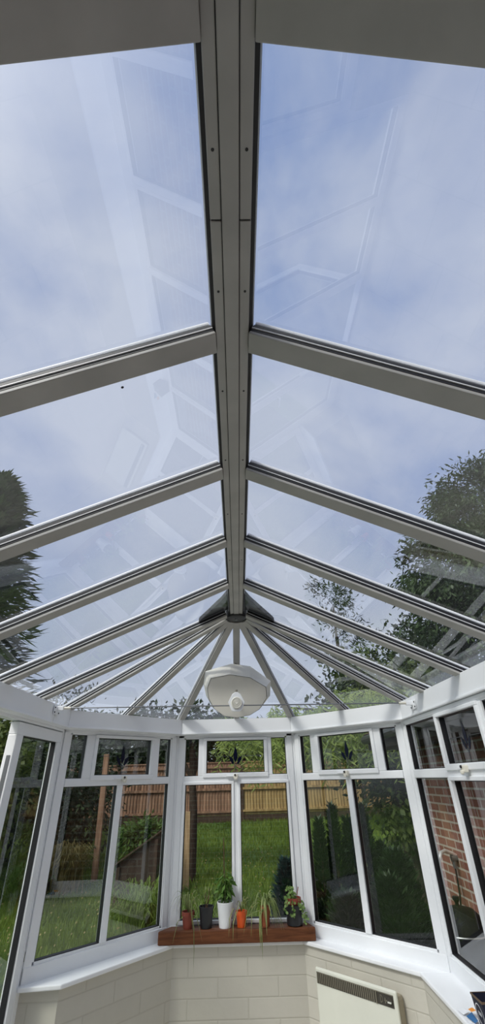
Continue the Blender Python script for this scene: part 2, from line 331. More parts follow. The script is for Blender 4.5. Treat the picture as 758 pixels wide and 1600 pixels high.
def window(name, A, B, label, units, e=(.076,.076), sash_low=(), mull=.05, top_small=.125, low_split=None, zb=ZBT):
    """units: list of (s0, s1, kind) upper lights; lower panes from low_split"""
    A, B = V(A), V(B); d = (B-A).normalized(); n_out = V((-d.y, d.x, 0)); L = (B-A).length
    root = thing(name, (A+B)/2 + V((0,0,-1.03)), label, 'window', kind='structure')
    ex, et, ez = d, n_out, V((0,0,1))
    def F(s, t, z): return A + d*s + n_out*t + V((0,0,z))
    # outer frame
    fr = MB(); T = .065
    fr.obox(F(.012,0,-1.034), ex*(e[0]-.026), et*T, ez*(ZB+1.034)); fr.obox(F(L-e[1]+.014,0,-1.034), ex*(e[1]-.026), et*T, ez*(ZB+1.034))
    fr.obox(F(.012,0,ZT+.010), ex*(L-.024), et*T, ez*(ZB-ZT-.008)); fr.obox(F(.012,-.004,-1.034), ex*(L-.024), et*T, ez*(zb-.014+1.034))
    # glazing beads, a little set back
    fr.obox(F(e[0]-.016,.006,zb), ex*.016, et*.05, ez*(ZT-zb)); fr.obox(F(L-e[1],.006,zb), ex*.016, et*.05, ez*(ZT-zb))
    fr.obox(F(e[0],.006,zb-.018), ex*(L-e[0]-e[1]), et*.05, ez*.018); fr.obox(F(e[0],.006,ZT), ex*(L-e[0]-e[1]), et*.05, ez*.014)
    fr.build('outer_frame', M['upvc'], root, bevel=.003)
    tr = MB(); tr.obox(F(e[0],-.002,ZM), ex*(L-e[0]-e[1]), et*.06, ez*(.029-ZM)); tr.build('transom', M['upvc'], root, bevel=.004)
    # lower lights
    xs = [e[0]] + list(low_split) + [L-e[1]]
    for s in low_split:
        m = MB(); m.obox(F(s-mull/2,-.002,zb), ex*mull, et*.06, ez*(ZM-zb)); m.build('mullion', M['upvc'], root, bevel=.004)
    for i in range(len(xs)-1):
        s0 = xs[i] + (mull/2 if i else 0); s1 = xs[i+1] - (mull/2 if i < len(xs)-2 else 0)
        if i in sash_low:
            q = .014; m = MB()
            for (u0,u1,v0,v1) in ((s0-.008,s1+.008,zb-.008,zb+q),(s0-.008,s1+.008,ZM-q,ZM+.008),(s0-.008,s0+q,zb+q,ZM-q),(s1-q,s1+.008,zb+q,ZM-q)):
                m.obox(F(u0,-.012,v0), ex*(u1-u0), et*.045, ez*(v1-v0))
            sh = m.build('casement_sash', M['upvc'], root, bevel=.003)
            pane(sh, F, s0+q, s1-q, zb+q, ZM-q)
        else: pane(root, F, s0, s1, zb, ZM)
    # upper lights
    prev = None
    for (s0, s1, kind) in units:
        if prev is not None:
            m = MB(); m.obox(F(prev,-.002,.029), ex*(s0-prev), et*.06, ez*(ZT-.029)); m.build('mullion', M['upvc'], root, bevel=.004)
        prev = s1
        if kind == 'fixed': pane(root, F, s0, s1, .029, ZT)
        else:
            m = MB(); q = .034; zt2 = ZT+.006; zb2 = .014
            for (u0,u1,v0,v1) in ((s0-.012,s1+.012,zb2,zb2+q),(s0-.012,s1+.012,zt2-.022,zt2),(s0-.012,s0+.018,zb2+q,zt2-.022),(s1-.018,s1+.012,zb2+q,zt2-.022)):
                m.obox(F(u0,-.013,v0), ex*(u1-u0), et*.045, ez*(v1-v0))
            top = m.build('top_light', M['upvc'], root, bevel=.004)
            pn = pane(top, F, s0+.018, s1-.018, zb2+q, zt2-.022, .026)
            motif(top, F, (s0+s1)/2, zb2+q, zt2-.022)
            latch(root, F, (s0+s1)/2, zb2+.006)
    return root
Ls = (WCL-WLL).length; Lc = (WCR-WCL).length
window('window_1', WCL, WCR, 'middle bay window behind the plank of potted plants, white frames and leaded top light', [(.076,.198,'fixed'),(.255,.82,'open'),(.872,1.004,'fixed')], low_split=[.5385], sash_low=(0,1))
window('window_2', WLL, WCL, 'angled bay window beside the glazed door, looking on lawn and lidded box', [(.076,.205,'fixed'),(.285,.845,'open'),(.918,Ls-.076,'fixed')], low_split=[.555])
window('window_3', WCR, WRR, 'angled bay window above the panel heater, looking on dark conifers', [(.076,.198,'fixed'),(.275,.84,'open'),(.912,Ls-.076,'fixed')], low_split=[.555])
# right hand wall: A->B runs towards the house so that outward is +x
yy = [.025, .63, 1.235, 1.84, 2.445, 3.05, 3.655, 4.26]
un = []
for i in range(8):
    s0 = .03 + i*.605 + (.02 if i else 0); s1 = .03 + (i+1)*.605 - .025
    un.append((s0, s1, 'open' if i % 2 else 'fixed'))
window('window_4', WRR, V((1.267,YB+.02,0)), 'right wall window row with brick wall and outdoor tap beyond', un, e=(.03,.03), low_split=[.03+.605*k for k in range(1,8)], sash_low=(1,3,5,7))
window('window_5', V((-1.368,YB+.02,0)), V((-1.368,.9,0)), 'left side window row near the house wall', [(.06,.70,'fixed'),(.76,1.32,'open'),(1.38,2.02,'fixed')], e=(.06,.06), low_split=[.72,1.40])
# corner posts between facets
def post(name, p, w, label, d1, d2):
    mb = MB(); p = V(p); n = 10
    mb.loft([[p + V((w*math.cos(2*math.pi*i/n), w*math.sin(2*math.pi*i/n), z)) for i in range(n)] for z in (-1.034, ZB)])
    return tag(mb.build(name, M['upvc'], smooth=False), label, 'corner post', kind='structure')
post('trim_1', WCL + V((-.008,.028,0)), .027, 'white corner post left of the middle bay window', 0, 0)
post('trim_2', WCR + V((.008,.028,0)), .027, 'white corner post right of the middle bay window', 0, 0)
post('trim_3', WRR + V((.022,.012,0)), .027, 'white corner post between angled bay window and right wall', 0, 0)

# ------------------------------------------------------------------ door wall on the left
XD = -1.37
mb = MB()
mb.box(XD-.065, XD, 3.675, 3.80, -1.66, ZB); mb.box(XD-.06,XD-.004,3.62,3.70,-1.66+1.66+.31,ZB) if False else None
mb.box(XD-.065, XD, 2.10, 2.16, -1.66, ZB); mb.box(XD-.065, XD, 2.16, 3.675, .338, ZB+.002)
mb.box(XD-.065, XD, 2.16, 3.675, -1.66, -1.635)
tag(mb.build('trim_4', M['upvc'], bevel=.004), 'white door frame around the garden door opening', 'door frame', kind='structure')
mb = MB(); mb.box(XD-.05, XD+.012, 3.705, 3.722, -.93, -.885); tag(mb.build('trim_5', M['bronze']), 'small metal keep plate on the door post', 'plate', kind='structure')
def door_leaf(name, label, hinge, ang, ln=.745, flip=1):
    hz = V((hinge[0], hinge[1], 0)); c, s_ = math.cos(ang), math.sin(ang)
    ex = V((c, s_, 0)); et = V((-s_, c, 0))*flip
    def F(s, t, z): return hz + ex*s + et*t + V((0,0,z))
    root = thing(name, (hinge[0], hinge[1], -1.63), label, 'door', kind='structure')
    z0, z1 = -1.63, .332; w = .075; ez = V((0,0,1)); mb = MB(); T = .055
    ga, gb, gz0, gz1 = w, ln-w-.018, -1.52, .262
    for (u0,u1,v0,v1) in ((0,ln,gz1,z1),(0,ln,z0,gz0),(0,ga,gz0,gz1),(gb,ln,gz0,gz1)):
        mb.obox(F(u0,0,v0), ex*(u1-u0), et*T, ez*(v1-v0))
    mb.build('leaf_frame', M['upvc'], root, bevel=.004)
    pane(root, F, ga, gb, gz0, gz1, .03)
    lk = MB(); lk.obox(F(ln,.012,-.95), ex*.003, et*.022, ez*1.10); lk.build('lock_strip', M['steel'], root)
    h = MB(); h.obox(F(ln-.055,-.012,-.72), ex*.028, et*.012, ez*.2); h.tube([F(ln-.04,-.012,-.6), F(ln-.04,-.055,-.6), F(ln-.15,-.055,-.6)], .009, 8); h.build('handle', M['upvc'], root, smooth=True)
    return root
door_leaf('door_1', 'white glazed garden door leaf next to the left angled window', (XD, 3.672), -math.pi/2, .745, -1)
door_leaf('door_2', 'second white glazed door leaf, swung open outwards', (XD-.06, 2.17), math.pi*.93, .745, -1)
# filler frames between door and near window, left wall lower
mb = MB(); mb.box(XD-.065, XD, .90, .96, -1.66, ZB); mb.box(XD-.065,XD,.96,2.10,.30,ZB); mb.box(XD-.065,XD,.96,2.10,-1.66,-1.58); mb.box(XD-.065,XD,1.50,1.56,-1.58,.30)
sp = thing('window_6', (XD, 1.5, -1.66), 'full height fixed glazing on the left wall beside the open door', 'window', kind='structure'); mb.build('outer_frame', M['upvc'], sp, bevel=.004)
def Fl(s, t, z): return V((XD - t, .96 + s, z))
pane(sp, Fl, 0, .54, -1.58, .30); pane(sp, Fl, .60, 1.14, -1.58, .30)

# ------------------------------------------------------------------ eaves beams
def eaves(name, a, b, label, shrink=.0015, la=True, lb=True):
    a, b = V(a), V(b); d = (b-a).normalized(); o = V((-d.y, d.x, 0))
    prof = [(0,.372),(0,ZE),(.075,ZE-.032),(.105,ZE-.05),(.105,ZB),(.028,ZB),(.022,.358),(.008,.360),(.002,.366)]
    # mitred ends: scale offsets along the corner bisector
    def ring(p, other, sgn, miter):
        return [p + o*t + d*(sgn*t*miter) + V((0,0,z)) for t, z in prof]
    mb = MB(); r0 = ring(a+d*shrink, b, -1, la); r1 = ring(b-d*shrink, a, 1, lb); mb.loft([r0, r1])
    lip = MB(); 
    o_ = tag(mb.build(name, M['upvc']), label, 'eaves beam', kind='structure')
    lp = MB(); lp.beam(a+V((0,0,.366))+o*-.004, b+V((0,0,.366))+o*-.004, (0,0,1), -.004, .004, -.006, .006); lp.build('lip', M['upvc'], o_, bevel=.002)
    return o_
t22 = math.tan(math.radians(22.5))
eaves('eaves_beam', CL, CR, 'white eaves beam above the middle bay window', la=t22, lb=t22)
eaves('eaves_beam.001', LL, CL, 'white eaves beam above the left angled window', la=t22, lb=t22)
eaves('eaves_beam.002', CR, RR, 'white eaves beam above the right angled window', la=t22, lb=t22)
eaves('eaves_beam.003', V((XB0,YB+.01,0)), V((XB0,3.32,0)), 'white eaves beam above the garden door opening', la=0, lb=0)
eaves('eaves_beam.004', V((XB0,3.32,0)), LL, 'short white eaves beam joint piece with the left rod bracket', la=0, lb=t22)
eaves('eaves_beam.005', RR, V((XB1,YB+.01,0)), 'white eaves beam along the right wall windows', la=t22, lb=0)

# ------------------------------------------------------------------ roof
roof = thing('ceiling', (0, 1.5, ZR), 'pitched conservatory roof of grey bars and clear glass panes', 'roof', kind='structure')
KL, KR, KF = (ZR-ZE)/(-XB0), (ZR-ZE)/(XB1), (ZR-ZE)/(4.45-YH)
rx = ridge_x
rid = MB(); y0, y1 = YB+.01, YH
def along(mb, x0, x1, z0, z1, ya=y0, yb=y1):
    mb.obox((rx(ya)+x0, ya, z0), V((rx(yb)-rx(ya), yb-ya, 0)), (x1-x0,0,0), (0,0,z1-z0))
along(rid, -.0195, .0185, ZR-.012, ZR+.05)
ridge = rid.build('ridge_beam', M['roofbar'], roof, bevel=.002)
for (a, b) in ((y0, .455), (.458, y1)):
    for x0, x1 in ((-.046,-.0215),(.0205,.046)):
        c = MB(); along(c, x0, x1, ZR-.008, ZR+.03, a, b); c.build('ridge_cover', M['roofbar'], ridge, bevel=.002)
g = MB(); along(g, -.056, -.046, ZR+.004, ZR+.04); along(g, .046, .056, ZR+.004, ZR+.04); along(g, -.044, .044, ZR-.004, ZR+.028); g.build('gasket', M['rubber'], ridge)
g = MB(); along(g, -.060, -.056, ZR+.018, ZR+.03); along(g, .056, .060, ZR+.018, ZR+.03); g.build('glazing_trim', M['cap'], ridge)
g = MB(); along(g, -.062, .062, ZR+.052, ZR+.075); g.build('ridge_cap', M['cap'], ridge)
for y in (.33,.62,.95,1.3,1.7,2.2):
    for x in (-.034,.034):
        sc = MB(); sc.lathe((rx(y)+x, y, ZR-.0095), [(.003,0),(.0034,.001),(.003,.002)], 8); sc.build('screw', M['rubber'], ridge)
GO = .040                                   # glass offset above the underside plane
def rafter(p0, p1, n, w=.066, scale=1):
    p0, p1 = V(p0), V(p1)
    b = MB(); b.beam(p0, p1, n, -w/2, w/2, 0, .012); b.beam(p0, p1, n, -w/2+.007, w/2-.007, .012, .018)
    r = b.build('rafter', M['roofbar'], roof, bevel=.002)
    gk = MB(); gk.beam(p0, p1, n, -w/2+.001, w/2-.001, .0145, .042); gk.build('gasket', M['rubber'], r)
    gb = MB(); gb.beam(p0, p1, n, -w/2-.002, w/2+.002, .024, .027); gb.build('glazing_strip', M['cap'], r)
    c = MB(); c.beam(p0, p1, n, -w/2-.002, w/2+.002, .044, .057); c.build('rafter_cap', M['cap'], r, bevel=.005)
    return r
RY = [-1.07, -.46, .150, .764, 1.377, 1.985, 2.568, 3.135]
nl, nr = V((-KL,0,1)).normalized(), V((KR,0,1)).normalized()
for y in RY:
    x = rx(y)
    for sgn, xb, k, n in ((-1,XB0,KL,nl),(1,XB1,KR,nr)):
        w = .066
        p0 = V((x + sgn*.045, y, ZR - .045*k)); xe = xb + sgn*.075; p1 = V((xe, y, ZR - abs(xe-x)*k))
        if y > 3: p0 = V((x+sgn*.07, y, ZR-.07*k))
        rafter(p0, p1, n, w)
HUB = V((XH, YH, ZR))
mids = [LL, (LL+CL)/2 + V((-.02,.0,0)), CL, V((-.036,4.45,0)), CR, (CR+RR)/2 + V((.02,0,0)), RR]
fan = []
for q in mids:
    e = V((q.x, q.y, ZE)); d = (e-HUB); h = V((d.x, d.y, 0)).normalized()
    p0 = HUB + d*(.075/V((d.x,d.y,0)).length); p1 = e + d*(.085/V((d.x,d.y,0)).length)
    side = V((-h.y, h.x, 0)); n = d.cross(side); n = n if n.z > 0 else -n
    rafter(p0, p1, n, .052); fan.append((p1, n.normalized()))
# roof panes
up = V((0,0,GO))
def rpane(pts):
    mb = MB(); mb.add([V(p)+up for p in pts], [tuple(range(len(pts)))]); mb.build('roof_pane', M['roofglass'], roof)
for i in range(len(RY)-1):
    a, b = RY[i], RY[i+1]
    if i == 0: a = YB
    for sgn, xb, k in ((-1,XB0,KL),(1,XB1,KR)):
        xe = xb + sgn*.08
        rpane([(rx(a)+sgn*.03,a,ZR-.03*k),(rx(b)+sgn*.03,b,ZR-.03*k),(xe,b,ZR-abs(xe-rx(b))*k),(xe,a,ZR-abs(xe-rx(a))*k)])
def ext(q): 
    e = V((q.x,q.y,ZE)); d = e-HUB; return e + d*(.08/V((d.x,d.y,0)).length)
E = [V((XB0-.08, 3.135, ZR-(abs(XB0-.08-XH))*KL))] + [ext(q) for q in mids] + [V((XB1+.08, 3.135, ZR-(XB1+.08-XH)*KR))]
for i in range(len(E)-1): rpane([HUB, E[i], E[i+1]])
# hub and dark flashing wings
hb = MB(); hb.lathe((XH,YH,ZR), [(.0,-.030),(.055,-.030),(.075,-.022),(.080,-.004),(.080,.035),(.05,.04)], 28)
hub = hb.build('hub', M['hub'], roof, smooth=True)
bl = MB(); bl.lathe((XH,YH-.005,ZR), [(.0,-.036),(.012,-.036),(.012,-.029)], 12); bl.build('bolt', M['steel'], hub)
for sgn, k in ((-1,KL),(1,KR)):
    q = [(.06,2.78),(.10,2.86),(.27,3.075),(.28,3.10),(.06,3.10)]
    mb = MB(); mb.prism([(XH+sgn*x, y, ZR+GO+.004-x*k) for x, y in q], (0,0,.03)); mb.build('flashing', M['hub'], roof)
rs = MB(); rs.lathe((XH,YH,ZR), [(.16,.05),(.12,.085),(.05,.11)], 20); rs.build('finial_base', M['cap'], roof)
# clear band between the hub perpendicular and fan is covered by the panes above; beam over the camera
# ------------------------------------------------------------------ tie rod, lamp shade
rod = thing('tie_rod', (-.03,3.34,.45), 'thin grey steel tie rod stretched across between the eaves beams', 'tie rod')
A, B = V((-1.318,3.335,.458)), V((1.252,3.345,.440))
mb = MB(); mb.tube([A+(B-A)*.03, B-(B-A)*.03], .0042, 10); mb.build('rod', M['steel'], rod, smooth=True)
for p, s in ((A,1),(B,-1)):
    mb = MB(); mb.obox(p+V((0,-.06,-.045)), (s*.005,0,0), (0,.10,0), (0,0,.06)); mb.obox(p+V((0,-.012,-.016)), (s*.05,0,0), (0,.022,0), (0,0,.030))
    br = mb.build('bracket', M['upvc'], rod, bevel=.003)
    t = MB(); t.tube([p+V((s*.045,0,0)), p+V((s*.10,0,0))], .009, 10); t.build('turnbuckle', M['ivoryplastic'], br, smooth=True)
    for dy, dz in ((-.045,-.03),(-.045,.0),(.028,-.03)):
        t = MB(); t.tube([p+V((s*.004,dy,dz)), p+V((s*.009,dy,dz))], .005, 8); t.build('screw', M['rubber'], br)
def at(px, y): return V((px[0]*y/3.6, y, px[1]*y/3.6))
lamp = thing('lamp_shade', (-.03,3.6,.55), 'large off-white faceted lamp shade with a round rosette boss below the roof hub', 'lamp shade')
front = [(-.233,.691),(-.081,.715),(.083,.689),(.209,.614),(.212,.536),(.150,.454),(.07,.411),(-.029,.398),(-.127,.411),(-.202,.462),(-.248,.536),(-.262,.617)]
back = [(-.278,.744),(-.07,.799),(.086,.776),(.247,.659),(.236,.55),(.165,.470),(.075,.418),(-.03,.402),(-.135,.420),(-.215,.475),(-.268,.56),(-.291,.651)]
f1 = [at(p, 3.50) for p in front]; f2 = [at(p, 3.66) for p in back]; cen = V((-.03,3.8,.60)); f3 = [cen + (p-V((-.03,3.66,.60)))*.5 for p in f2]
mb = MB(); mb.loft([f1, f2, f3]); mb.f = [f for f in mb.f if len(f) == 4] + [tuple(range(24,36))]
sh = mb.build('shade_body', M['shade'], lamp)
fc = sum(f1, V((0,0,0)))/12
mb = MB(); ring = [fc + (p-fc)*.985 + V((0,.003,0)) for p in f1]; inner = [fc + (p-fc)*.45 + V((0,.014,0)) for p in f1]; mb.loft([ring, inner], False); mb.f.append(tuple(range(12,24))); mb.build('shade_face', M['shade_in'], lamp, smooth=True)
mb = MB(); mb.tube([(-.027,3.52,.500),(-.027,3.31,.484)], .008, 12); mb.build('spindle', M['shade'], lamp, smooth=True)
bc = V((-.027,3.305,.469))
hexp = [(-.060,-.002),(-.030,.052),(-.008,.066),(.008,.066),(.030,.052),(.060,-.002),(.036,-.058),(.020,-.064),(-.020,-.064),(-.036,-.058)]
mb = MB(); mb.prism([bc+V((a,0,b)) for a, b in hexp], (0,.014,0)); bos = mb.build('boss', M['whitepot'], lamp, bevel=.004)
mb = MB(); rc = bc+V((.001,0,-.008))
mb.loft([[rc+V((r*math.cos(i*math.pi/14), dy, r*math.sin(i*math.pi/14))) for i in range(28)] for r, dy in ((.040,0),(.040,-.008),(.034,-.012),(.030,-.007),(.010,-.007),(.009,-.013))])
for i in range(18):
    a = i*math.pi/9; u = V((math.cos(a),0,math.sin(a))); w = V((-math.sin(a),0,math.cos(a)))
    mb.obox(rc+u*.012-w*.0018+V((0,-.012,0)), u*.021, w*.0036, (0,.006,0))
mb.build('rosette', M['shade'], bos)
mb = MB(); mb.tube([bc+V((0,.008,.07)), bc+V((0,.008,.082))], .009, 8); mb.build('pull_eye', M['bronze'], bos)
mb = MB(); mb.tube([(-.035,3.72,.72),(-.033,3.72,.84)], .008, 8); mb.build('hanger', M['steel'], lamp)

# ------------------------------------------------------------------ panel heater
w1 = wCR; td = (wRR-wCR).normalized(); inn = V((td.y, -td.x, 0))
if inn.y > 0: inn = -inn
def H(s, o, z): return w1 + td*s + inn*o + V((0,0,z))
heat = thing('panel_heater', H(.47,.04,-1.62), 'cream electric panel heater hung on the right angled wall', 'heater')
ez = V((0,0,1)); hz0, hz1 = -1.56, -1.130
mb = MB(); mb.obox(H(.185,.005,hz0+.02), td*.60, inn*.075, ez*(hz1-hz0-.045)); mb.build('casing', M['heater_side'], heat, bevel=.02)
mb = MB(); mb.obox(H(.16,.072,hz0), td*.625, inn*.020, ez*(hz1-hz0)); mb.build('front_panel', M['heater'], heat, bevel=.012)
mb = MB(); mb.obox(H(.172,.0905,hz1-.077), td*.590, inn*.004, ez*.056); gr = mb.build('outlet_grille', M['grille'], heat)
mb = MB()
for i in range(30): mb.obox(H(.178+i*.0153,.0945,hz1-.074), td*.006, inn*.004, ez*.05)
mb.build('slat', M['bronze'], gr)
mb = MB(); mb.obox(H(.640,.094,hz1-.078), td*.006, inn*.006, ez*.058); mb.obox(H(.172,.094,hz1-.024), td*.590, inn*.003, ez*.003); mb.build('divider', M['bronze'], gr)
def ringm(mb, c, r, t, d, half=False):
    n = 20; m = n//2+1 if half else n
    o = [c + (td*math.cos(2*math.pi*i/n-math.pi/2) + ez*math.sin(2*math.pi*i/n-math.pi/2))*r for i in range(m)]
    q = [c + (td*math.cos(2*math.pi*i/n-math.pi/2) + ez*math.sin(2*math.pi*i/n-math.pi/2))*(r-t) for i in range(m)]
    for i in range(m-1 if half else m):
        j = (i+1) % n; mb.prism([o[i], o[j], q[j], q[i]], inn*d)
mb = MB(); c = H(.672,.0945,hz1-.049); ringm(mb, c, .018, .003, .004, True); mb.obox(c+ez*-.018, td*.003, inn*.004, ez*.036); mb.obox(H(.7,.0945,hz1-.055), td*.018, inn*.003, ez*.006); mb.obox(H(.704,.0945,hz1-.064), td*.005, inn*.003, ez*.024)
mb.build('marking', M['bronze'], gr)
mb = MB(); c = H(.738,.094,hz1-.049); ringm(mb, c, .017, .017, .006); mb.build('dial', M['grille'], gr)
mb = MB(); mb.obox(c+td*-.012+inn*.006+ez*-.008, td*.024, inn*.006, ez*.006); mb.build('dial_pointer', M['heater'], gr)

# ------------------------------------------------------------------ tin and wrapper on the right sill
tin = thing('storage_tin', (1.17,2.99,-1.032), 'open dark navy tin with a brown rim and pale ring emblem on the right sill', 'tin')
def rect(x0, x1, y0, y1, z): return [V((x0,y0,z)), V((x1,y0,z)), V((x1,y1,z)), V((x0,y1,z))]
mb = MB(); mb.loft([rect(1.128,1.222,2.942,3.036,-1.031), rect(1.116,1.234,2.93,3.048,-.922), rect(1.120,1.230,2.934,3.044,-.922), rect(1.132,1.218,2.946,3.032,-1.022)], True); mb.build('tin_body', M['tin'], tin)
mb = MB()
for z, gme in ((-.922,0),):
    o = rect(1.114,1.236,2.928,3.050,z-.005); o2 = rect(1.1145,1.2355,2.9285,3.0495,z+.002); i2 = rect(1.119,1.231,2.933,3.045,z+.002); i1 = rect(1.119,1.231,2.933,3.045,z-.005)
    mb.loft([o, o2, i2, i1, o], False)
mb.build('tin_rim', M['gold'], tin)
mb = MB(); c = V((1.1215,2.989,-.978)); n = 26
def Tn(a, b): return V((1.1195 - .110*(b-0)*1.0 + .0, 2.989 + a, -.978 + b))
for i in range(n):
    a0, a1 = 2*math.pi*i/n, 2*math.pi*(i+1)/n
    mb.add([Tn(.038*math.cos(a0),.038*math.sin(a0)), Tn(.038*math.cos(a1),.038*math.sin(a1)), Tn(.034*math.cos(a1),.034*math.sin(a1)), Tn(.034*math.cos(a0),.034*math.sin(a0))], [(0,1,2,3)])
for a in (-.016,-.004,.008): 
    mb.add([Tn(a,.010),Tn(a+.006,.010),Tn(a+.006,-.004),Tn(a,-.004)], [(0,1,2,3)])
mb.build('ring_emblem', M['white'], tin)
wr = thing('wrapper', (1.10,3.13,-1.032), 'small crumpled wrapper in white, orange and blue beside the dark tin', 'wrapper')
for nm, m, pts in (('white_sheet','white',[(1.085,3.20,-1.028),(1.128,3.19,-1.022),(1.125,3.125,-1.008),(1.092,3.14,-1.026)]),
                   ('orange_flap','orange',[(1.125,3.155,-1.012),(1.150,3.15,-1.006),(1.145,3.10,-1.000),(1.122,3.105,-1.006)]),
                   ('blue_flap','blue',[(1.098,3.125,-1.026),(1.126,3.112,-1.008),(1.128,3.055,-1.020),(1.112,3.06,-1.029)])):
    mb = MB(); cm = sum((V(p) for p in pts), V((0,0,0)))/4 + V((0,0,.008)); mb.add(list(pts)+[cm], [(0,1,4),(1,2,4),(2,3,4),(3,0,4)]); mb.build(nm, M[m], wr)

# ------------------------------------------------------------------ plank and pots
PZ = -.953
mb = MB(); zb = -1.0315
P = [(-.645,4.353),(.535,4.353),(.492,4.478),(-.565,4.478)]
mb.prism([(x,y,zb) for x,y in P], (0,0,PZ-zb))
tag(mb.build('plank', M['plank'], bevel=.007), 'thick reddish-brown timber plank on the middle windowsill under the pots', 'plank')
def pot(root, c, prof, m, soil_z, soil_r, name='pot'):
    mb = MB(); mb.lathe(c, prof, 28); p = mb.build(name, M[m], root, smooth=True)
    s = MB(); s.lathe((c[0],c[1],c[2]), [(soil_r,soil_z-.01),(soil_r,soil_z),(soil_r*.4,soil_z+.004)], 20); s.build('soil', M['soil'], root)
def potprof(rb, rt, h, rim=.02, lip=.004):
    return [(rb,0),(rt-lip,h-rim),(rt,h-rim),(rt+.001,h),(rt-.005,h),(rt-.008,h-.02)]
def arch(c, az, r, up, drop, n=9):
    d = V((math.cos(az), math.sin(az), 0)); pts = []
    for i in range(n):
        t = i/(n-1); pts.append(V(c) + d*r*t + V((0,0, up*math.sin(math.pi*min(1,t*.75)) - drop*t*t)))
    return pts
YP = 4.412
G = 'potted plants on the timber plank'
def spider(c, n, mname, r, upv, drop, w, root, ylim=4.49, specials=()):
    mb = MB()
    for i in range(n):
        az = random.uniform(0, 2*math.pi); rr = r*random.uniform(.5,1.15)
        if math.sin(az)*rr + c[1] > ylim: az = -az; 
        pts = arch(c, az, rr, upv*random.uniform(.5,1.2), drop*random.uniform(.2,1.2))
        pts = [V((p.x, min(p.y, ylim), max(p.z, PZ+.006) if p.y > 4.345 else p.z)) for p in pts]
        mb.blade(pts, w*random.uniform(.7,1.1))
    for pts in specials: mb.blade(pts, w)
    return mb.build('foliage', M[mname], root)
r = thing('potted_plant', (-.43,YP,PZ), 'dark terracotta pot with thin arching grassy leaves, at the left plank end', 'potted plant', G)
pot(r, (-.43,YP,PZ), potprof(.034,.049,.098,.026), 'darkterra', .085, .042)
spider((-.43,YP,PZ+.09), 34, 'palegrass', .15, .13, .11, .009, r, specials=[[(-.42,4.37,-.87),(-.395,4.33,-.86),(-.375,4.315,-.93),(-.368,4.31,-1.05),(-.368,4.31,-1.17)], [(-.41,4.38,-.87),(-.36,4.335,-.87),(-.335,4.32,-.93),(-.31,4.32,-1.01)], [(-.45,4.38,-.87),(-.50,4.34,-.9),(-.52,4.325,-.98),(-.53,4.325,-1.02)]])
r = thing('potted_plant', (-.29,YP,PZ), 'glossy black pot with one short woody sprig', 'potted plant', G)
pot(r, (-.29,YP,PZ), potprof(.043,.057,.125,.016,.003), 'blackpot', .10, .048)
mb = MB()
for q in ((-.01,.02,.10),(.012,-.01,.09),(.02,.01,.12)): mb.tube([(-.29+q[0]*.3,YP,PZ+.1),(-.29+q[0],YP+q[1],PZ+.1+q[2])], [.004,.002], 6)
mb.build('stem', M['cane'], r)
mb = MB()
for i in range(16):
    p = V((-.285+random.uniform(-.03,.03), YP+random.uniform(-.02,.02), PZ+random.uniform(.13,.22))); mb.leaf(p, (random.uniform(-1,1),random.uniform(-1,1),random.uniform(0,1)), (0,0,1), .03, .012)
mb.build('foliage', M['palegrass'], r)
r = thing('potted_plant', (-.145,YP,PZ), 'tall white pot with green leafy stems and a brown cane', 'potted plant', G)
pot(r, (-.145,YP,PZ), potprof(.045,.062,.147,.012,.001), 'whitepot', .13, .053)
mb = MB(); lf = MB()
for k, (dx, dy, h) in enumerate(((-.022,.0,.17),(.0,-.015,.20),(.026,.004,.18),(.012,.02,.16))):
    b = V((-.145+dx, YP+dy, PZ+.13)); tp = b + V((dx*.4,0,h)); mb.tube([b, tp], [.0045,.003], 7)
    for i in range(11):
        t = .35+.65*i/10; az = i*2.4+k; p = b+(tp-b)*t; d = V((math.cos(az),math.sin(az)*.6,-.75+.9*random.random()*t)); 
        lf.leaf(p, d, (0,0,1), .062*random.uniform(.8,1.2), .026)
        lf.leaf(p+d*.015, d+V((0,0,-.5)), (math.sin(az),math.cos(az),.4), .06, .024)
mb.build('stem', M['stem'], r); lf.build('foliage', M['leaf'], r)
mb = MB(); mb.tube([(-.150,YP+.02,PZ+.1),(-.158,YP+.025,-.415)], .0035, 8); mb.build('cane', M['cane'], r)
r = thing('potted_plant', (-.02,YP,PZ), 'small bright orange pot with a few thin drooping leaves', 'potted plant', G)
pot(r, (-.02,YP,PZ), potprof(.032,.042,.092,.024,.003), 'orangepot', .078, .036)
spider((-.02,YP,PZ+.085), 12, 'palegrass', .12, .10, .10, .009, r, specials=[[(-.03,YP,-.87),(-.08,4.38,-.84),(-.11,4.34,-.89),(-.115,4.33,-.99)], [(-.03,YP,-.87),(-.06,4.37,-.86),(-.082,4.33,-.92),(-.085,4.32,-1.01)]])
r = thing('potted_plant', (.165,YP,PZ), 'terracotta pot with a striped spider plant spilling over the plank front', 'potted plant', G)
pot(r, (.165,YP,PZ), potprof(.030,.037,.115,.045,.003), 'terracotta', .10, .03)
spider((.163,YP,PZ+.105), 42, 'spider', .16, .12, .15, .013, r, specials=[[(.15,4.38,-.85),(.12,4.335,-.86),(.115,4.32,-.95),(.118,4.318,-1.06)], [(.15,4.38,-.85),(.125,4.33,-.87),(.128,4.315,-.97),(.130,4.313,-1.11)], [(.14,4.38,-.85),(.02,4.34,-.88),(-.005,4.325,-.97)], [(.15,4.38,-.85),(.06,4.335,-.86),(.05,4.325,-.99)]])
r = thing('potted_plant', (.388,YP,PZ), 'black pot with an inner terracotta pot and trailing round leaves', 'potted plant', G)
mb = MB(); mb.lathe((.388,YP,PZ), [(.052,0),(.060,.006),(.064,.12),(.060,.122),(.056,.11)], 28); mb.build('outer_pot', M['blackpot'], r, smooth=True)
